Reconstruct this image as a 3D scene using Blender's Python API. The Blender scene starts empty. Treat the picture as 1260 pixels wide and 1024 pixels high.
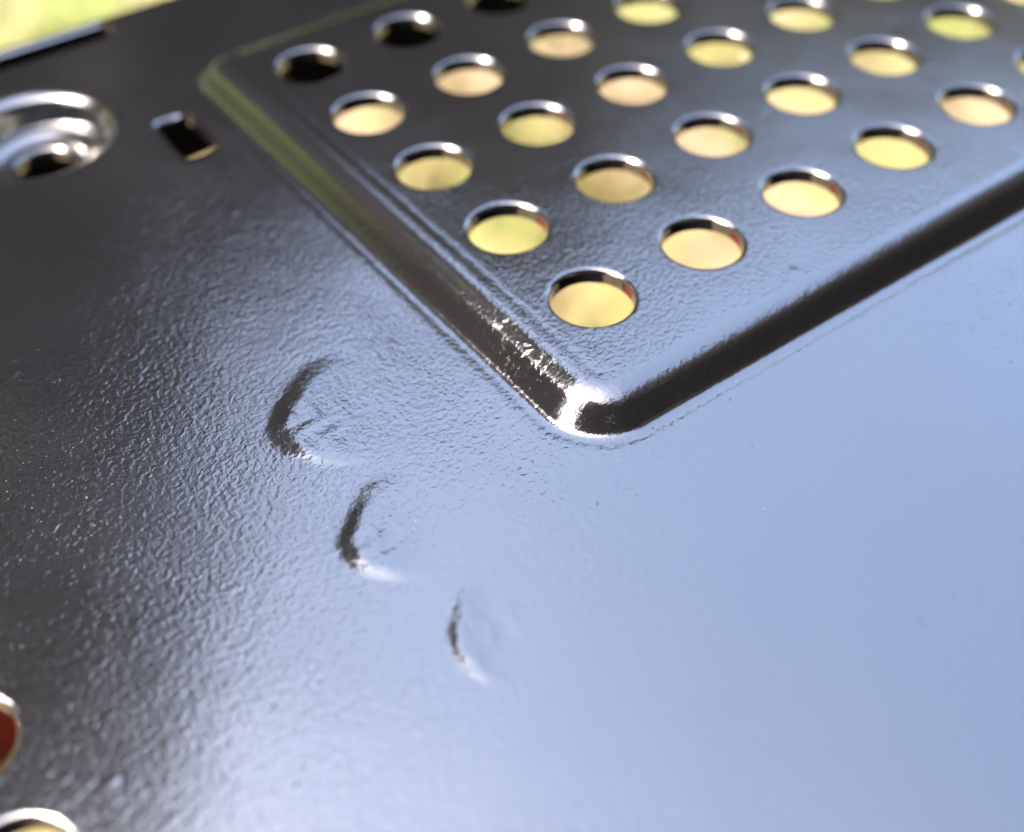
import bpy, math, random
import numpy as np
from mathutils import Matrix, Vector

rng = np.random.default_rng(7)
random.seed(7)
MM = 0.001
Z0 = 0.2624                      # height of the vent plateau's top face above the lawn (m)
scene = bpy.context.scene
col = scene.collection

# ------------------------------------------------------------------ camera
cam_d = bpy.data.cameras.new('camera')
cam = bpy.data.objects.new('camera', cam_d); col.objects.link(cam)
right = Vector((0.80915, -0.58728, -0.01936)); down = Vector((-0.43322, -0.57397, -0.69489)); fwd = Vector((0.39698, 0.57066, -0.71885))
M = Matrix(((right.x, -down.x, -fwd.x, 0), (right.y, -down.y, -fwd.y, 0), (right.z, -down.z, -fwd.z, 0), (0, 0, 0, 1)))
M.translation = Vector((-31.02*MM, -36.694*MM, 40.404*MM + Z0))
cam.matrix_world = M
cam_d.sensor_width = 36.0
cam_d.lens = 1420.9/1260*36
cam_d.clip_start = 0.002; cam_d.clip_end = 300
cam_d.dof.use_dof = True
cam_d.dof.focus_distance = 0.0575
cam_d.dof.aperture_fstop = 21.5
scene.camera = cam

# ------------------------------------------------------------------ sky, sun, exposure
SUN_DIR = Vector((-0.620, 0.107, 0.777)).normalized()
world = bpy.data.worlds.new('World'); scene.world = world; world.use_nodes = True
wn = world.node_tree.nodes; wl = world.node_tree.links
bg = wn['Background']
sky = wn.new('ShaderNodeTexSky'); sky.sky_type = 'NISHITA'; sky.sun_disc = False
sky.sun_elevation = math.asin(SUN_DIR.z)
sky.sun_rotation = math.atan2(SUN_DIR.x, SUN_DIR.y)
sky.air_density = 0.9; sky.dust_density = 5.2; sky.ozone_density = 0.0
wl.new(sky.outputs[0], bg.inputs[0]); bg.inputs[1].default_value = 0.15
sun_d = bpy.data.lights.new('sun', 'SUN'); sun_d.energy = 2.0; sun_d.angle = math.radians(0.53); sun_d.color = (1, 0.95, 0.87)
sun = bpy.data.objects.new('sun', sun_d); col.objects.link(sun)
sun.rotation_euler = SUN_DIR.to_track_quat('Z', 'Y').to_euler()
vs = scene.view_settings
vs.view_transform = 'Standard'; vs.look = 'None'; vs.exposure = 3.74; vs.gamma = 1.0
scene.cycles.max_bounces = 6
scene.cycles.sample_clamp_indirect = 8.0

# ------------------------------------------------------------------ helpers
def tag(o, label=None, cat=None, group=None, kind=None):
    if label: o['label'] = label
    if cat: o['category'] = cat
    if group: o['group'] = group
    if kind: o['kind'] = kind
    return o

def mesh_obj(name, verts, faces, mat, parent=None, smooth=False, normals=None):
    """verts (n,3), faces list of index arrays or an (m,4)/(m,3) array"""
    me = bpy.data.meshes.new(name)
    verts = np.asarray(verts, np.float32)
    if isinstance(faces, np.ndarray):
        k = faces.shape[1]; m = len(faces)
        me.vertices.add(len(verts)); me.vertices.foreach_set('co', verts.ravel())
        me.loops.add(m*k); me.loops.foreach_set('vertex_index', faces.astype(np.int32).ravel())
        me.polygons.add(m); me.polygons.foreach_set('loop_start', np.arange(0, m*k, k, dtype=np.int32))
        me.update(calc_edges=True); me.validate()
    else:
        me.from_pydata(verts.tolist(), [], faces)
    if smooth:
        me.polygons.foreach_set('use_smooth', np.ones(len(me.polygons), bool))
    if normals is not None:
        me.normals_split_custom_set_from_vertices(np.asarray(normals, np.float32).tolist())
    me.materials.append(mat)
    o = bpy.data.objects.new(name, me); col.objects.link(o)
    if parent: o.parent = parent
    return o

class NT:
    def __init__(s, name):
        s.m = bpy.data.materials.new(name); s.m.use_nodes = True
        s.t = s.m.node_tree; s.b = s.t.nodes['Principled BSDF']
    def n(s, typ, **kw):
        nd = s.t.nodes.new(typ)
        for k, v in kw.items():
            if isinstance(k, str) and hasattr(nd, k): setattr(nd, k, v)
        return nd
    def l(s, a, b): s.t.links.new(a, b)
    def math(s, op, a, b=None, c=None):
        nd = s.t.nodes.new('ShaderNodeMath'); nd.operation = op
        for i, v in enumerate((a, b, c)):
            if v is None: continue
            if isinstance(v, (int, float)): nd.inputs[i].default_value = v
            else: s.l(v, nd.inputs[i])
        return nd.outputs[0]
    def noise(s, vec, scale, detail=2.0, rough=0.5, dist=0.0):
        nd = s.t.nodes.new('ShaderNodeTexNoise'); nd.inputs['Scale'].default_value = scale
        nd.inputs['Detail'].default_value = detail; nd.inputs['Roughness'].default_value = rough; nd.inputs['Distortion'].default_value = dist
        s.l(vec, nd.inputs['Vector']); return nd
    def ramp(s, fac, stops):
        nd = s.t.nodes.new('ShaderNodeValToRGB'); e = nd.color_ramp.elements
        e[0].position, e[0].color = stops[0][0], (*stops[0][1], 1)
        e[1].position, e[1].color = stops[-1][0], (*stops[-1][1], 1)
        for p_, c_ in stops[1:-1]:
            x = e.new(p_); x.color = (*c_, 1)
        s.l(fac, nd.inputs[0]); return nd.outputs[0]

# ------------------------------------------------------------------ materials
def paint_material():
    k = NT('black gloss paint'); b = k.b
    b.inputs['Base Color'].default_value = (0.0030, 0.0028, 0.0034, 1)
    b.inputs['Roughness'].default_value = 0.10
    b.inputs['IOR'].default_value = 2.2
    tc = k.n('ShaderNodeTexCoord'); ob = tc.outputs['Object']
    peel = k.noise(ob, 3500, 1.0, 0.4, 0.5)          # orange peel, about 0.4 mm
    fine = k.noise(ob, 5200, 2.0, 0.6)
    big = k.noise(ob, 260, 1.0, 0.5)
    # where the lacquer is rougher: patches
    mod = k.noise(ob, 140, 3.0, 0.6)
    mm = k.n('ShaderNodeMapRange'); mm.inputs[1].default_value = 0.32; mm.inputs[2].default_value = 0.68; mm.inputs[3].default_value = 0.6; mm.inputs[4].default_value = 1.25; k.l(mod.outputs[0], mm.inputs[0])
    h = k.math('MULTIPLY', peel.outputs[0], mm.outputs[0])
    h = k.math('MULTIPLY_ADD', fine.outputs[0], 0.26, h)
    h = k.math('MULTIPLY_ADD', big.outputs[0], 1.0, h)
    # sparse lacquer pimples
    vo = k.n('ShaderNodeTexVoronoi'); vo.inputs['Scale'].default_value = 420; k.l(ob, vo.inputs['Vector'])
    dot = k.math('SMOOTH_MIN', k.math('MULTIPLY', vo.outputs['Distance'], 6.0), 1.0, 0.3)
    wn_ = k.n('ShaderNodeTexWhiteNoise'); k.l(vo.outputs['Position'], wn_.inputs['Vector'])
    on = k.math('GREATER_THAN', wn_.outputs['Value'], 0.93)
    pim = k.math('MULTIPLY', k.math('SUBTRACT', 1.0, dot), on)
    h = k.math('MULTIPLY_ADD', pim, 1.2, h)
    # brushed grain that shows through along the right-hand slope
    mp = k.n('ShaderNodeMapping'); mp.inputs['Scale'].default_value = (4600, 260, 1); k.l(ob, mp.inputs['Vector'])
    br = k.noise(mp.outputs[0], 1.0, 2.0, 0.6)
    sx = k.n('ShaderNodeSeparateXYZ'); k.l(ob, sx.inputs[0])
    my = k.n('ShaderNodeMapRange'); my.interpolation_type = 'SMOOTHSTEP'; my.inputs[1].default_value = -0.0054; my.inputs[2].default_value = -0.0064; k.l(sx.outputs['Y'], my.inputs[0])
    my2 = k.n('ShaderNodeMapRange'); my2.interpolation_type = 'SMOOTHSTEP'; my2.inputs[1].default_value = -0.0073; my2.inputs[2].default_value = -0.0068; k.l(sx.outputs['Y'], my2.inputs[0])
    mxx = k.n('ShaderNodeMapRange'); mxx.inputs[1].default_value = -0.004; mxx.inputs[2].default_value = 0.004; k.l(sx.outputs['X'], mxx.inputs[0])
    mk = k.math('MULTIPLY', k.math('MULTIPLY', my.outputs[0], my2.outputs[0]), mxx.outputs[0])
    lv = k.math('MULTIPLY', k.math('ADD', sx.outputs['Y'], 0.0066), 5500.0)
    h = k.math('MULTIPLY_ADD', k.math('MULTIPLY', k.math('SUBTRACT', br.outputs[0], 0.5), mk), lv, h)
    # scuffed, pitted lacquer by the vent's corner
    sp = k.n('ShaderNodeVectorMath', operation='DISTANCE'); k.l(ob, sp.inputs[0]); sp.inputs[1].default_value = (-0.0030, -0.0005, 0)
    ms = k.n('ShaderNodeMapRange'); ms.inputs[1].default_value = 0.0055; ms.inputs[2].default_value = 0.002; k.l(sp.outputs['Value'], ms.inputs[0])
    sc = k.noise(ob, 2200, 3.0, 0.6, 1.0)
    blot = k.math('SMOOTH_MAX', k.math('SUBTRACT', sc.outputs[0], 0.56), 0.0, 0.03)
    h = k.math('SUBTRACT', h, k.math('MULTIPLY', k.math('MULTIPLY', blot, 5.0), ms.outputs[0]))
    bp = k.n('ShaderNodeBump'); bp.inputs['Strength'].default_value = 1.0; bp.inputs['Distance'].default_value = 0.000019
    k.l(h, bp.inputs['Height']); k.l(bp.outputs[0], b.inputs['Normal'])
    # handling wear: faint variation of gloss
    w = k.noise(ob, 90, 4.0, 0.6)
    mr = k.n('ShaderNodeMapRange'); mr.inputs[1].default_value = 0.3; mr.inputs[2].default_value = 0.75
    mr.inputs[3].default_value = 0.07; mr.inputs[4].default_value = 0.15
    k.l(w.outputs[0], mr.inputs[0]); k.l(mr.outputs[0], b.inputs['Roughness'])
    return k.m
PAINT = paint_material()

def ground_material():
    k = NT('patchy dry lawn soil'); b = k.b; b.inputs['Roughness'].default_value = 0.95
    tc = k.n('ShaderNodeTexCoord'); ob = tc.outputs['Object']
    n1 = k.noise(ob, 11, 3.0, 0.55); n2 = k.noise(ob, 160, 3.0, 0.6)
    f = k.math('MULTIPLY_ADD', n2.outputs[0], 0.25, k.math('MULTIPLY', n1.outputs[0], 0.82))
    c = k.ramp(f, [(0.38, (0.068, 0.072, 0.010)), (0.47, (0.108, 0.090, 0.025)), (0.58, (0.125, 0.082, 0.048))])
    ln = k.n('ShaderNodeVectorMath', operation='LENGTH'); k.l(ob, ln.inputs[0])
    mr = k.n('ShaderNodeMapRange'); mr.inputs[1].default_value = 0.72; mr.inputs[2].default_value = 0.95; k.l(k.math('MULTIPLY_ADD', n1.outputs[0], 0.6, ln.outputs['Value']), mr.inputs[0])
    mx = k.n('ShaderNodeMix', data_type='RGBA'); k.l(mr.outputs[0], mx.inputs[0]); k.l(c, mx.inputs[6])
    k.l(k.ramp(f, [(0.38, (0.035, 0.07, 0.004)), (0.48, (0.06, 0.09, 0.008)), (0.6, (0.11, 0.085, 0.042))]), mx.inputs[7])
    mr2 = k.n('ShaderNodeMapRange'); mr2.inputs[1].default_value = 1.4; mr2.inputs[2].default_value = 2.6; k.l(ln.outputs['Value'], mr2.inputs[0])
    mx2 = k.n('ShaderNodeMix', data_type='RGBA'); k.l(mr2.outputs[0], mx2.inputs[0]); k.l(mx.outputs[2], mx2.inputs[6])
    k.l(k.ramp(f, [(0.35, (0.10, 0.15, 0.012)), (0.65, (0.17, 0.19, 0.03))]), mx2.inputs[7])
    k.l(mx2.outputs[2], b.inputs['Base Color'])
    bp = k.n('ShaderNodeBump'); bp.inputs['Distance'].default_value = 0.01; k.l(n2.outputs[0], bp.inputs['Height']); k.l(bp.outputs[0], b.inputs['Normal'])
    return k.m
def leaf_material(name, stops, scale):
    k = NT(name); b = k.b; b.inputs['Roughness'].default_value = 0.6
    g = k.n('ShaderNodeNewGeometry')
    c = k.ramp(g.outputs['Random Per Island'], stops); k.l(c, b.inputs['Base Color'])
    if scale > 1:                              # thin young leaves let the sun glow through
        tr = k.n('ShaderNodeBsdfTranslucent'); k.l(c, tr.inputs[0])
        ad = k.n('ShaderNodeAddShader'); k.l(b.outputs[0], ad.inputs[0]); k.l(tr.outputs[0], ad.inputs[1])
        k.l(ad.outputs[0], k.t.nodes['Material Output'].inputs[0])
    return k.m
def bark_material():
    k = NT('bark'); b = k.b; b.inputs['Roughness'].default_value = 0.9
    tc = k.n('ShaderNodeTexCoord'); n1 = k.noise(tc.outputs['Object'], 9, 4.0, 0.6)
    c = k.ramp(n1.outputs[0], [(0.35, (0.05, 0.035, 0.025)), (0.65, (0.16, 0.12, 0.085))]); k.l(c, b.inputs['Base Color'])
    bp = k.n('ShaderNodeBump'); bp.inputs['Distance'].default_value = 0.03; k.l(n1.outputs[0], bp.inputs['Height']); k.l(bp.outputs[0], b.inputs['Normal'])
    return k.m
def brick_material(name, c0, c1):
    k = NT(name); b = k.b; b.inputs['Specular IOR Level'].default_value = 0.1; b.inputs['Roughness'].default_value = 0.9
    tc = k.n('ShaderNodeTexCoord'); n1 = k.noise(tc.outputs['Object'], 40, 5.0, 0.65)
    c = k.ramp(n1.outputs[0], [(0.3, c0), (0.7, c1)]); k.l(c, b.inputs['Base Color'])
    bp = k.n('ShaderNodeBump'); bp.inputs['Distance'].default_value = 0.002; k.l(n1.outputs[0], bp.inputs['Height']); k.l(bp.outputs[0], b.inputs['Normal'])
    return k.m
SOIL = ground_material()
GRASS = leaf_material('grass blades', [(0.0, (0.038, 0.062, 0.006)), (0.35, (0.07, 0.078, 0.012)), (0.6, (0.105, 0.087, 0.028)), (1.0, (0.13, 0.09, 0.052))], 1)
LEAF = leaf_material('dark tree leaves', [(0.0, (0.022, 0.027, 0.013)), (1.0, (0.054, 0.058, 0.030))], 1)
DARK_STANDIN = leaf_material('dark stand-in leaves', [(0.0, (0.005, 0.006, 0.005)), (1.0, (0.012, 0.014, 0.009))], 1)  # near-black, for the added trees and hedge that darken the slopes
COPPER = leaf_material('added brown tree leaves', [(0.0, (0.08, 0.036, 0.02)), (1.0, (0.19, 0.09, 0.05))], 1)  # brown for the added tree that tints the left slope
BARK = bark_material(); BRICK = brick_material('red clay brick', (0.085, 0.010, 0.007), (0.15, 0.020, 0.014)); DARKBRICK = brick_material('dark added brick', (0.012, 0.011, 0.011), (0.026, 0.024, 0.024))  # second brick is dark so the hole walls mirror black

# ------------------------------------------------------------------ lawn
R_ = [0.0, 0.5, 1, 2, 4, 8, 16, 40]
gv, gf = [(0, 0, 0)], []
for r in R_[1:]:
    for a in range(48): gv.append((r*math.cos(a*math.pi/24), r*math.sin(a*math.pi/24), 0))
for a in range(48): gf.append((0, 1+a, 1+(a+1) % 48))
for i in range(len(R_)-2):
    for a in range(48):
        p, q = 1+i*48+a, 1+i*48+(a+1) % 48
        gf.append((p, p+48, q+48, q))
tag(mesh_obj('lawn', gv, gf, SOIL), kind='structure')
# grass blades where the camera can see the ground: through the holes and past the rear edge
def grass():
    n = 17000
    x = rng.uniform(-0.35, 1.1, n); y = rng.uniform(0.0, 1.7, n)
    cl = np.sin(x*23+1.3*np.sin(y*17))*np.sin(y*19+1.7*np.cos(x*13)) + 0.5*np.sin(x*61+y*47)
    keep = (cl + rng.normal(0, 0.5, n) > 0.0) & ~((x < 0.1) & (y > 0.13) & (y < 0.30))
    x, y = x[keep], y[keep]; n = len(x)
    a = rng.uniform(0, 6.283, n); hgt = rng.uniform(0.012, 0.035, n); w = rng.uniform(0.0015, 0.0035, n); ln = rng.uniform(0.2, 1.1, n)*hgt
    dx, dy = np.cos(a), np.sin(a)
    b = rng.uniform(0, 6.283, n); ex, ey = np.cos(b), np.sin(b)
    z = np.zeros(n)
    v = np.stack([np.c_[x-dx*w, y-dy*w, z], np.c_[x+dx*w, y+dy*w, z],
                  np.c_[x+ex*ln*.35+dx*w*.8, y+ey*ln*.35+dy*w*.8, z+hgt*.6], np.c_[x+ex*ln*.35-dx*w*.8, y+ey*ln*.35-dy*w*.8, z+hgt*.6],
                  np.c_[x+ex*ln, y+ey*ln, z+hgt]], 1).reshape(-1, 3)
    i = np.arange(n)*5
    f = np.concatenate([np.c_[i, i+1, i+2], np.c_[i, i+2, i+3], np.c_[i+3, i+2, i+4]])
    tag(mesh_obj('grass', v, f, GRASS), 'blurred yellow green grass seen past the panel and through its holes', 'grass', kind='stuff')
grass()

# ------------------------------------------------------------------ the pressed steel panel
T = 0.9                                    # sheet thickness, mm
PX, PY = 8.0, 7.8                          # hole pitch
HB = -1.8                                  # base sheet level (plateau top = 0)
SX, SY = 0.16, 0.15
XO, YO, XE, YE = -6.6, -8.0, 110.0, 39.2 # outer foot line of the raised vent
RO = 3.7
SS = np.linspace(0, 1, 400)
def sst(t): t = np.clip(t, 0, 1); return t*t*(3-2*t)
G = np.where(SS < .20, sst(SS/.20), np.where(SS < .33, 1.0, np.where(SS < .55, 1-.62*sst((SS-.33)/.22), .38*(1-sst((SS-.55)/.45)*.6-.4*(SS-.55)/.45))))
PR = np.concatenate([[0], np.cumsum((G[1:]+G[:-1])/2)]); PR /= PR[-1]
def rr_inset(x, y):
    """inward distance from the foot outline and the outward direction"""
    cx, cy = (XO+XE)/2, (YO+YE)/2; hx, hy = (XE-XO)/2-RO, (YE-YO)/2-RO
    qx, qy = np.abs(x-cx)-hx, np.abs(y-cy)-hy
    ox, oy = np.maximum(qx, 0), np.maximum(qy, 0)
    ln = np.hypot(ox, oy)
    d = ln + np.minimum(np.maximum(qx, qy), 0) - RO
    nx = np.where(ln > 1e-6, ox/np.maximum(ln, 1e-6), (qx > qy)*1.0)
    return -d, nx, np.where(y > cy, 1-nx*nx, 0)
def edge_w(nx, far): return 2.45 + 0.15*nx*nx + 2.2*far
# dents pushed up from below: centre (along camera-left, along depth), half width, near and far half length, height, rim width, fade
DENTS = [(12.9, -7.5, 4.1, 2.7, 6.2, 0.17, 1.35, -.35), (9.4, -14.9, 3.4, 2.4, 5.1, 0.16, 1.1, -.3), (4.2, -19.9, 3.4, 3.2, 4.6, 0.10, 0.7, .3)]
DL, DU = np.array([-.821, .571]), np.array([.571, .821])
def dent_rho(x, y, dn):
    dl = x*DL[0]+y*DL[1]-dn[0]; du = x*DU[0]+y*DU[1]-dn[1]
    return np.hypot(dl/dn[2], du/np.where(du > 0, dn[4], dn[3])), dl, du
REC = (-17.92, 37.65)                       # countersunk recess
REC_R = np.array([0, 2.9, 3.2, 3.45, 3.75, 4.2, 4.60, 4.68, 4.74, 4.82, 4.98, 5.25, 5.6, 6.0, 99])
REC_H = np.array([-2.45, -2.42, -2.37, -2.27, -2.16, -2.05, -1.95, -1.75, -1.1, -.62, -.34, -.16, -.05, 0, 0])
def wav(x, y):
    return (0.020*np.sin(x*.17+y*.11+.6) + 0.014*np.sin(x*.31-y*.23+2.0) + 0.006*np.sin(x*.7+1.1)*np.sin(y*.61+.4))
def hgt(x, y):
    d, nx, far = rr_inset(x, y); w = edge_w(nx, far)
    z = HB - HB*np.interp(np.clip(d/w, 0, 1), SS, PR)
    # slight swelling drawn up along the foot of the raised vent
    z = z + np.where(d < 0, 0.05*np.exp(-(d/-1.6)**2)*1.0, 0.05*np.clip(1-d/w, 0, 1))
    # crease just inside the left edge of the plateau
    z = z - 0.022*np.exp(-((d-w-0.45)/0.2)**2)*(nx > .5)
    # fine groove that runs along the foot of the slope
    z = z - 0.03*np.exp(-((d+0.25)/0.25)**2)
    for kd, dn in enumerate(DENTS):
        rl, A, w0, e0 = dn[2], dn[5], dn[6], dn[7]
        rho, dl, du = dent_rho(x, y, dn)
        e = dl/rl*.97 - du/dn[3]*.20*(du < 0) - .32*du/dn[4]*(du > 0)
        g = sst((e-e0)/(.95-e0))
        wob = 1+0.014*np.sin(du*1.9+kd*1.3)+0.006*np.sin(du*4.9+dl*1.7+kd)
        z = z + A*sst((wob-rho)*rl/w0)*g
        # crinkles the blow left inside the dent
        cr = np.exp(-((dl-.45*rl)/(.45*rl))**2-((du+.25)/(.5*dn[3]))**2)
        z = z + cr*A*(.11*np.sin(dl*4.1+1.9*np.sin(du*2.3+kd)) + .09*np.exp(-((np.hypot(dl-.1*rl, du+.2)-1.15)/.17)**2))
    rr = np.hypot(x-REC[0], y-REC[1])
    z = z + np.interp(rr, REC_R, REC_H)
    return z + wav(x, y)

BEND_Y, BEND_R, FL_Z = 50.3, 1.3, -16.4
def axis(a0, f0, f1, a1, s, step):
    lo = np.arange(int(round(f0/s)), int(round(f1/s))+1)*s
    left = np.linspace(a0, lo[0], max(2, int((lo[0]-a0)/step)))[:-1]
    rt = np.linspace(lo[-1], a1, max(2, int((a1-lo[-1])/step)))[1:]
    return np.concatenate([left, lo, rt])
xs = axis(-300, -41, 53, 160, SX, 4.0)
ysf = axis(-330, -35, BEND_Y, BEND_Y+.01, SY, 4.0)[:-1]
yb = ysf[-1]
nb = 10; nfl = 36
vs_extra = [('b', (i+1)/nb*math.pi/2) for i in range(nb)] + [('f', (i+1)/nfl) for i in range(nfl)]
nx_, ny_ = len(xs), len(ysf)+len(vs_extra)
X, Y = np.meshgrid(xs, ysf, indexing='xy')
Zt = hgt(X, Y); base = np.stack([X, Y, Zt], -1); off = np.zeros_like(base); off[..., 2] = 1
rows, offr = [], []
zl = HB + wav(xs, np.full(nx_, yb))
for kx, v in vs_extra:
    if kx == 'b':
        rows.append(np.stack([xs, np.full(nx_, yb+BEND_R*math.sin(v)), zl-BEND_R*(1-math.cos(v))], -1)); o_ = (0, math.sin(v), math.cos(v))
    else:
        z1 = zl-BEND_R
        rows.append(np.stack([xs, np.full(nx_, yb+BEND_R), z1+(FL_Z-z1)*v], -1)); o_ = (0, 1, 0)
    offr.append(np.tile(np.array(o_, float), (nx_, 1)))
P = np.concatenate([base, np.array(rows)], 0); O = np.concatenate([off, np.array(offr)], 0)
# slot and square hole: cells cut out, with rolled edges
SLOT = (-34.0, -7.6, 47.7, 49.75)
SQ = (-10.95, -8.55, 28.3, 33.75)
NOTCH = (4.4, 6.5, -12.2)
def rbox(x, y, b, r):
    qx = np.abs(x-(b[0]+b[1])/2)-(b[1]-b[0])/2+r; qy = np.abs(y-(b[2]+b[3])/2)-(b[3]-b[2])/2+r
    return np.hypot(np.maximum(qx, 0), np.maximum(qy, 0))+np.minimum(np.maximum(qx, qy), 0)-r
bot = P - T*O
for b_, r_ in ((SLOT, .7), (SQ, .35)):
    nyf = len(ysf)
    dd = rbox(P[:nyf, :, 0], P[:nyf, :, 1], b_, r_)
    q = np.clip(1-dd/.32, 0, 1)
    fade = sst((b_[1]-.25-P[:nyf, :, 0])/1.0)
    P[:nyf, :, 2] -= fade*0.32*(1-np.sqrt(1-np.minimum(q, .995)**2))
idx = np.arange(nx_*ny_).reshape(ny_, nx_)
cellmask = np.ones((ny_-1, nx_-1), bool)
cc = (P[:-1, :-1]+P[1:, 1:])/2
cellmask &= ~((rbox(cc[..., 0], cc[..., 1], SLOT, .7) < 0) & (cc[..., 2] > -4))
cellmask &= ~((rbox(cc[..., 0], cc[..., 1], SQ, .35) < 0) & (cc[..., 2] > -4))
cellmask &= ~((cc[..., 0] > NOTCH[0]) & (cc[..., 0] < NOTCH[1]) & (cc[..., 1] > 51) & (cc[..., 2] < NOTCH[2]))
TOP = [P.reshape(-1, 3)]; BOT = [bot.reshape(-1, 3)]; NV = nx_*ny_
FACES = []
ix0 = int(np.argmin(np.abs(xs))); iy0 = int(np.argmin(np.abs(ysf)))
def punch(cx, cy, R, f, kx, ky, nr):
    """replace a block of grid cells by rings that lead to a round hole with a rolled edge"""
    global NV
    ci, cj = ix0+int(round(cx/SX)), iy0+int(round(cy/SY))
    cx, cy = xs[ci], ysf[cj]
    i0, i1, j0, j1 = ci-kx, ci+kx, cj-ky, cj+ky
    if i0 < 0 or j0 < 0 or i1 >= nx_ or j1 >= len(ysf): return
    cellmask[j0:j1, i0:i1] = False
    per = [(j0, i) for i in range(i0, i1)]+[(j, i1) for j in range(j0, j1)]+[(j1, i) for i in range(i1, i0, -1)]+[(j, i0) for j in range(j1, j0, -1)]
    per = np.array(per); prev = idx[per[:, 0], per[:, 1]]
    ox, oy = xs[per[:, 1]]-cx, ysf[per[:, 0]]-cy
    ang = np.arctan2(oy, ox); r1 = np.hypot(ox, oy)
    rf = R+f
    radii = [('o', t) for t in np.linspace(0, 1, nr+1)[1:]]+[('f', a) for a in np.linspace(0, math.pi/2, 8)[1:]]
    n = len(per)
    for kd, t in radii:
        if kd == 'o':
            r = r1*(1-t)+rf*t; drop = 0
        else:
            r = np.full(n, rf-f*math.sin(t)); drop = f*(1-math.cos(t))
        x, y = cx+r*np.cos(ang), cy+r*np.sin(ang); z = hgt(x, y)
        TOP.append(np.c_[x, y, z-drop]); BOT.append(np.c_[x, y, z-T])
        cur = np.arange(NV, NV+n); NV += n
        FACES.append(np.c_[prev, np.roll(prev, -1), np.roll(cur, -1), cur])
        prev = cur
HR = 2.29
for i in range(0, 7):
    for j in range(0, 5):
        punch(i*PX, j*PY, HR, 0.28, 20, 21, 9)
punch(REC[0], REC[1], 2.0, 0.35, 40, 42, 56)
punch(-36.3, -4.6, 2.2, 0.32, 20, 21, 9)
punch(-36.3, -11.3, 2.2, 0.32, 20, 21, 9)
jj, ii = np.nonzero(cellmask)
FACES.insert(0, np.c_[idx[jj, ii], idx[jj, ii+1], idx[jj+1, ii+1], idx[jj+1, ii]])
TOP = np.concatenate(TOP); BOT = np.concatenate(BOT); F = np.concatenate(FACES)
def vnormals(V, Fc):
    fn = np.cross(V[Fc[:, 2]]-V[Fc[:, 0]], V[Fc[:, 3]]-V[Fc[:, 1]])
    N = np.zeros_like(V)
    for c in range(4): np.add.at(N, Fc[:, c], fn)
    return N/np.maximum(np.linalg.norm(N, axis=1, keepdims=True), 1e-12)
NT_ = vnormals(TOP, F)
FB = F[:, ::-1]; NB_ = vnormals(BOT, FB)
# walls along every open border (holes, slots, outer edge)
E_ = np.concatenate([F[:, [0, 1]], F[:, [1, 2]], F[:, [2, 3]], F[:, [3, 0]]]); own = np.tile(np.arange(len(F)), 4)
key = np.sort(E_, 1); kk = key[:, 0].astype(np.int64)*NV+key[:, 1]
u, inv, cnt = np.unique(kk, return_inverse=True, return_counts=True)
bd = cnt[inv] == 1
EB, OB = E_[bd], own[bd]
FW = np.c_[EB[:, 1], EB[:, 0], EB[:, 0]+NV, EB[:, 1]+NV]
VW = np.concatenate([TOP, BOT]); NW_ = vnormals(VW, FW)
# parts by where each face lies
fc = TOP[F].mean(1)
d, nxx, far_ = rr_inset(fc[:, 0], fc[:, 1]); w_ = edge_w(nxx, far_)
part = np.zeros(len(F), int)
part[d > 0] = 1; part[d > w_] = 2
for k_, dn in enumerate(DENTS):
    part[(dent_rho(fc[:, 0], fc[:, 1], dn)[0] < 1.04) & (part == 0)] = 3+k_
part[np.hypot(fc[:, 0]-REC[0], fc[:, 1]-REC[1]) < 6.0] = 6
part[fc[:, 1] > yb] = 7
VV = np.concatenate([TOP, BOT, VW])*MM; NN = np.concatenate([NT_, NB_, NW_])
FF = np.concatenate([F, FB+NV, FW+2*NV]); PP = np.concatenate([part, part, part[OB]])
panel = bpy.data.objects.new('metal_panel', None); col.objects.link(panel)
panel.location = (0, 0, Z0); panel.empty_display_size = 0.02
tag(panel, 'glossy black pressed metal panel with raised perforated vent and three small dents', 'metal panel')
def panel_part(pid, name, parent):
    fs = FF[PP == pid]; us, iv = np.unique(fs, return_inverse=True)
    return mesh_obj(name, VV[us], iv.reshape(fs.shape), PAINT, parent, True, NN[us])
panel_part(0, 'base_sheet', panel)
plate = panel_part(2, 'perforated_plateau', panel)
panel_part(1, 'sloped_edge', plate)
for k_, lb in enumerate(('dent with broad dark crescent nearest the rear edge', 'middle dent with short dark crescent', 'faint thin dent nearest the viewer')):
    o = panel_part(3+k_, 'dent', panel); o['label'] = lb
panel_part(6, 'countersunk_recess', panel)
panel_part(7, 'rear_flange', panel)

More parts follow.
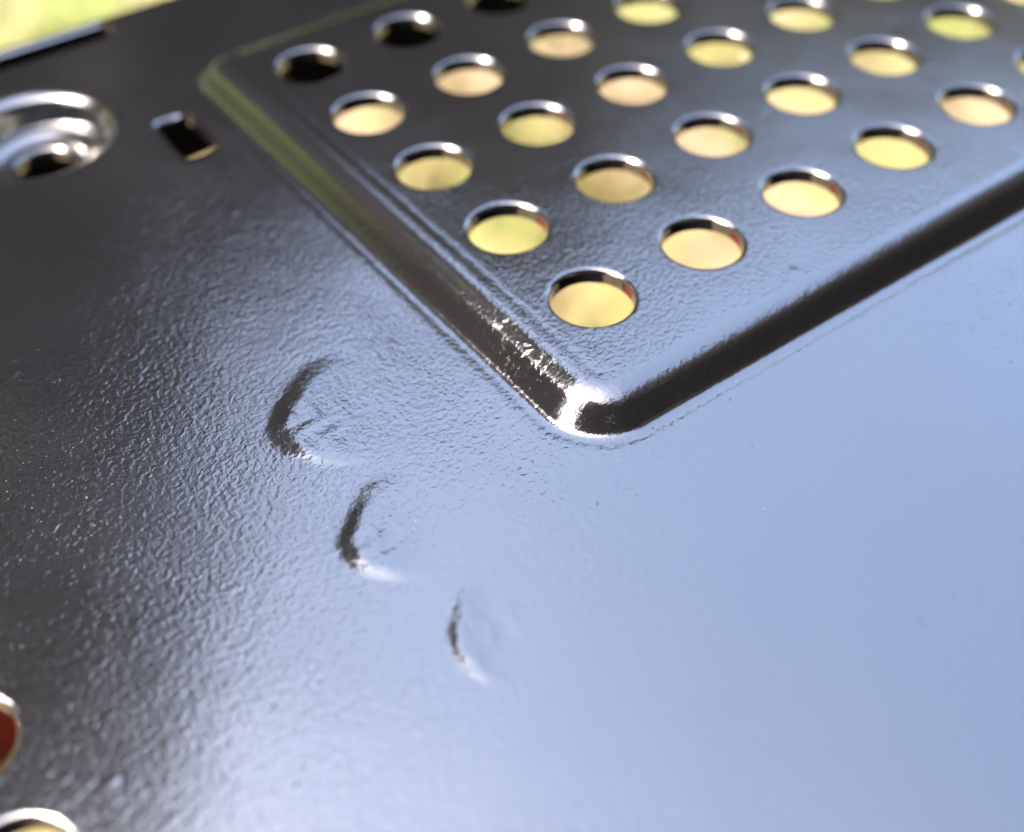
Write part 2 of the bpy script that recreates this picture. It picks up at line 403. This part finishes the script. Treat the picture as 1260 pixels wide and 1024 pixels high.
# dust and lacquer specks lying on the panel: tiny octahedra, one part
def specks():
    pts = []
    for _ in range(70):
        x, y = rng.uniform(-36, -10), rng.uniform(-14, 34)
        pts.append((x, y, rng.uniform(.008, .02)))
    for _ in range(170): pts.append((rng.normal(-28, 2.2), rng.normal(7.0, 4), rng.uniform(.007, .024)))
    for _ in range(30): pts.append((rng.uniform(-6, 45), rng.uniform(-30, 30), rng.uniform(.008, .018)))
    v, f = [], []
    for x, y, s in pts:
        z = float(hgt(np.array([x]), np.array([y]))[0])
        if any(math.hypot(x-i*PX, y-j*PY) < 3.1 for i in range(7) for j in range(5)): continue
        if math.hypot(x-REC[0], y-REC[1]) < 6.2 or (SQ[0]-.6 < x < SQ[1]+.6 and SQ[2]-.6 < y < SQ[3]+.6): continue
        if math.hypot(x+36, y+4.6) < 3 or math.hypot(x+36.3, y+11.3) < 3: continue
        b_ = len(v)
        for q in ((s, 0, 0), (0, s*random.uniform(.6, 1.6), 0), (-s, 0, 0), (0, -s, 0), (0, 0, s*.8), (0, 0, -s*.5)):
            v.append(((x+q[0])*MM, (y+q[1])*MM, (z+q[2])*MM))
        for t in ((0, 1, 4), (1, 2, 4), (2, 3, 4), (3, 0, 4), (1, 0, 5), (2, 1, 5), (3, 2, 5), (0, 3, 5)): f.append(tuple(b_+i for i in t))
    dark = [(-2.58, -8.13), (0.56, -11.95), (1.89, -8.98), (-1.02, -23.81), (1.2, -23.73), (2.15, -22.41), (-8.74, -6.3), (-9.44, -6.24), (-9.48, -8.91),
            (-7.88, -10.29), (-9.91, 6.55), (-8.77, 4.52), (-4.04, -3.93), (-4.07, -4.43), (-4.4, -4.2), (-4.2, -4.75), (-3.9, -4.6), (-3.07, -1.19), (-3.29, -1.97),
            (-2.6, -0.58), (-2.71, -3.19), (-2.56, -3.61), (14.27, -4.69)]
    dv, df = [], []
    for x, y in dark:
        z = float(hgt(np.array([x]), np.array([y]))[0]); s = random.uniform(.045, .085); b_ = len(dv)
        for zz, sc in ((-.02, 1), (.35, .85), (.6, .45)):
            for q in range(7):
                rr = s*sc*(1+.25*math.sin(q*2.3+x)); dv.append(((x+rr*math.cos(q*.8976))*MM, (y+rr*math.sin(q*.8976))*MM, (z+zz*s)*MM))
        for r_ in range(2):
            for q in range(7): df.append((b_+r_*7+q, b_+r_*7+(q+1) % 7, b_+r_*7+7+(q+1) % 7, b_+r_*7+7+q))
        df.append(tuple(b_+14+q for q in range(7)))
    kd = NT('dark lacquer blister'); kd.b.inputs['Base Color'].default_value = (0.004, 0.004, 0.004, 1); kd.b.inputs['Roughness'].default_value = 0.12
    od = mesh_obj('lacquer_blisters', dv, df, kd.m, panel, True); od['kind'] = 'stuff'
    k = NT('dust'); k.b.inputs['Base Color'].default_value = (0.30, 0.29, 0.28, 1); k.b.inputs['Roughness'].default_value = 0.7
    o = mesh_obj('dust', v, f, k.m, panel); o['kind'] = 'stuff'
specks()

# ------------------------------------------------------------------ added bricks: one for a red spot, two stacks carry panel, darken hole walls
def brick_mesh(mat):
    import bmesh
    bm = bmesh.new(); bmesh.ops.create_cube(bm, size=1)
    for v in bm.verts: v.co = (v.co.x*.215, v.co.y*.1025, v.co.z*.065+.0325)
    bmesh.ops.bevel(bm, geom=bm.edges[:], offset=.003, segments=2, affect='EDGES')
    me = bpy.data.meshes.new('brick'); bm.to_mesh(me); bm.free(); me.materials.append(mat); return me
red_brick, dark_brick = brick_mesh(BRICK), brick_mesh(DARKBRICK)
def brick(x, y, z, rz, label, me, group=None):
    o = bpy.data.objects.new('brick', me); col.objects.link(o); o.location = (x, y, z); o.rotation_euler.z = rz
    tag(o, label, 'brick', group)
brick(-.105, .226, 0, .06, 'added dark red brick in the grass, standing in for the red spot seen through a hole at the left', red_brick)  # added stand-in for the red behind the hole
for x_, side in ((.078, 'right hand'), (-.145, 'left hand')):
    for k_, nm in enumerate(('lowest brick', 'second brick from the ground', 'third brick from the ground', 'topmost brick')):
        brick(x_, -.145, k_*.065, random.uniform(-.012, .012), nm.replace('brick', 'dark brick')+' in the '+side+' added stack under the panel', dark_brick, 'added bricks stacked under the panel')  # unseen, placed so hole walls and flange mirror something dark

# ------------------------------------------------------------------ trees that the gloss paint mirrors
FWD = Vector((.571, .821)); LFT = Vector((-.821, .571))
def tree(name, label, az, dist, H, cz, rx, rz, leafmat, n=5200, size=0.16, seed=1):
    r = np.random.default_rng(seed)
    a = math.radians(az); g = FWD*math.cos(a)+LFT*math.sin(a)
    root = bpy.data.objects.new(name, None); col.objects.link(root); root.location = (g.x*dist, g.y*dist, 0)
    tag(root, label, 'tree', 'trees mirrored in the panel')
    v, f = [], []
    def limb(p0, p1, r0, r1, seg=5, ns=8):
        p0, p1 = Vector(p0), Vector(p1); ax = (p1-p0).normalized(); s = ax.orthogonal().normalized(); t = ax.cross(s)
        b_ = len(v)
        for i in range(seg+1):
            u_ = i/seg; c = p0.lerp(p1, u_)+Vector((math.sin(u_*3+r0*40), math.cos(u_*2.4+r1*50), 0))*.05*(1-abs(2*u_-1)); rd = r0*(1-u_)+r1*u_
            for k in range(ns):
                q = c+(s*math.cos(k*2*math.pi/ns)+t*math.sin(k*2*math.pi/ns))*rd; v.append(tuple(q))
        for i in range(seg):
            for k in range(ns):
                f.append((b_+i*ns+k, b_+i*ns+(k+1) % ns, b_+(i+1)*ns+(k+1) % ns, b_+(i+1)*ns+k))
    limb((0, 0, -.05), (0, 0, cz*.75), .035*H*.6, .018*H*.6); limb((0, 0, cz*.75), (.1, 0, H*.9), .018*H*.6, .01)
    for k in range(9):
        th = k*2.4+seed; z = cz*.5+k/9*rz; limb((0, 0, z), (math.cos(th)*rx*.75, math.sin(th)*rx*.75, z+rz*.35), .012*H*.5, .01, 4, 6)
    mesh_obj('trunk', v, f, BARK, root, True)
    # crown: clumps of leaf-sized faces
    nc = 70
    cdir = r.normal(size=(nc, 3)); cdir /= np.linalg.norm(cdir, axis=1, keepdims=True)
    cpos = cdir*(r.uniform(.35, 1, (nc, 1))**.6)*np.array([rx, rx, rz])*.88+np.array([0, 0, cz])
    which = r.integers(0, nc, n); cr = r.uniform(.22, .42, nc)*min(rx, rz)
    p = cpos[which]+r.normal(size=(n, 3))*cr[which][:, None]*.55
    p[:, 2] = np.clip(p[:, 2], .12, H)
    e1 = r.normal(size=(n, 3)); e1 /= np.linalg.norm(e1, axis=1, keepdims=True)
    e2 = np.cross(e1, r.normal(size=(n, 3))); e2 /= np.linalg.norm(e2, axis=1, keepdims=True)
    s = size*r.uniform(.6, 1.4, (n, 1))
    V_ = np.stack([p-e1*s, p+e2*s*.5, p+e1*s, p-e2*s*.5], 1).reshape(-1, 3)
    mesh_obj('crown', V_, np.arange(4*n).reshape(-1, 4), leafmat, root)
tree('broadleaf_tree', 'tall dark tree mirrored as the dark zone at the left of the panel', 50, 6.0, 9.2, 5.0, 3.1, 4.2, LEAF, 6800, .2, 3)
tree('broadleaf_tree', 'dark tree mirrored behind the middle holes of the panel', 1, 8.0, 6.9, 3.5, 2.5, 3.3, LEAF, 7000, .18, 5)
tree('broadleaf_tree', 'lower dark tree mirrored at the far right of the perforated vent', -20, 9.5, 5.5, 2.85, 2.8, 2.6, LEAF, 6000, .17, 8)
tree('broadleaf_tree', 'added dark tree, in place of the person at the camera, mirrored as the black band along the right slope of the vent', -94, 4.6, 4.7, 2.35, 2.6, 2.3, DARK_STANDIN, 9000, .17, 11)  # added tree shape takes the place of the camera holder's dark reflection
tree('broadleaf_tree', 'added dark tree, in place of the person at the camera, mirrored where the black band rounds the corner of the vent', -142, 4.0, 5.0, 2.6, 2.4, 2.4, DARK_STANDIN, 9000, .15, 17)  # added behind the camera, where the person holding it would be mirrored
tree('broadleaf_tree', 'dark tree mirrored in front of the square hole of the panel', 21, 8.0, 7.3, 3.8, 2.3, 3.5, LEAF, 7000, .18, 23)
tree('broadleaf_tree', 'added dark tree, in place of the person at the camera, mirrored beside the white glint on the corner of the vent', 163, 4.0, 4.6, 2.4, 2.2, 2.2, DARK_STANDIN, 9000, .15, 29)  # added to carry the camera holder's dark reflection up to the glint
tree('added_brown_tree', 'added brown leaved tree for the brown reflection along the left slope of the vent', 87, 5.6, 4.2, 2.1, 2.2, 2.0, COPPER, 6000, .17, 14)  # added to turn the left slope's reflection brown

# added unseen hedges and bush: hide bright horizon, tint the slopes' reflections
HEDGE = leaf_material('hedge leaves', [(0.0, (0.13, 0.17, 0.012)), (1.0, (0.26, 0.29, 0.025))], 2)  # brighter than usual foliage, to strengthen the mirrored green
def leaf_mass(name, label, cat, pts, nrm, core_v, core_f, size, seed, mat=None):
    r = np.random.default_rng(seed); n = len(pts)
    root = bpy.data.objects.new(name, None); col.objects.link(root)
    root.location = (float(pts[:, 0].mean()), float(pts[:, 1].mean()), 0); c0 = np.array(root.location)
    tag(root, label, cat)
    e1 = r.normal(size=(n, 3)); e1 /= np.linalg.norm(e1, axis=1, keepdims=True)
    e2 = np.cross(e1, r.normal(size=(n, 3))); e2 /= np.linalg.norm(e2, axis=1, keepdims=True)
    s = size*r.uniform(.6, 1.4, (n, 1)); p = pts-c0
    V_ = np.stack([p-e1*s, p+e2*s*.5, p+e1*s, p-e2*s*.5], 1).reshape(-1, 3)
    mesh_obj('foliage', V_, np.arange(4*n).reshape(-1, 4), mat or HEDGE, root)
    mesh_obj('stems', np.array(core_v)-c0, core_f, BARK, root)
def sticks(bases, h, rr):
    v, f = [], []
    for (x, y) in bases:
        b_ = len(v); a0 = random.uniform(0, 6)
        for zz, sc in ((0, 1), (h, .4)):
            for k in range(5): v.append((x+rr*sc*math.cos(k*1.2566+a0)+zz*.08*math.cos(a0), y+rr*sc*math.sin(k*1.2566+a0), zz))
        for k in range(5): f.append((b_+k, b_+(k+1) % 5, b_+5+(k+1) % 5, b_+5+k))
        f.append(tuple(b_+5+k for k in range(5)))
    return v, f
def hedge(a0, a1, D, hh, n, size, label, mat, seed):
    az = np.radians(rng.uniform(a0, a1, n)); dist = D+rng.normal(0, .35, n)
    x = dist*(FWD.x*np.cos(az)+LFT.x*np.sin(az)); y = dist*(FWD.y*np.cos(az)+LFT.y*np.sin(az))
    z = rng.uniform(0.05, 1.0, n)*hh*(1+.12*np.sin(az*17)+.08*np.sin(az*41))
    bs = []
    for a in np.radians(np.arange(a0, a1+.1, 2.0)): bs.append((D*(FWD.x*math.cos(a)+LFT.x*math.sin(a)), D*(FWD.y*math.cos(a)+LFT.y*math.sin(a))))
    leaf_mass('hedge', label, 'hedge', np.c_[x, y, z], None, *sticks(bs, hh*.8, .04), size, seed, mat)
hedge(-70, 135, 11, 1.9, 16000, .2, 'long added green hedge mirrored along the rear edge of the raised vent', None, 21)  # added to block the bright horizon under the crowns
hedge(-185, -60, 6.4, 1.4, 16000, .12, 'low added dark hedge mirrored in the black core of the right slope', DARK_STANDIN, 22)  # added to close the light gap below the dark crowns
def bush(az, dist, h, r0, label):
    a = math.radians(az); g = FWD*math.cos(a)+LFT*math.sin(a); n = 2600
    q = rng.normal(size=(n, 3)); q /= np.linalg.norm(q, axis=1, keepdims=True); q *= rng.uniform(.4, 1, (n, 1))**.5
    p = np.c_[g.x*dist+q[:, 0]*r0, g.y*dist+q[:, 1]*r0, h*.52+q[:, 2]*h*.48]
    leaf_mass('bush', label, 'bush', p, None, *sticks([(g.x*dist+.1*k, g.y*dist-.05*k) for k in range(-2, 3)], h*.7, .025), .06, 31)
bush(60, 3.2, 1.7, 1.0, 'added green bush mirrored on the far end of the left slope')  # added to give the left slope its green reflection
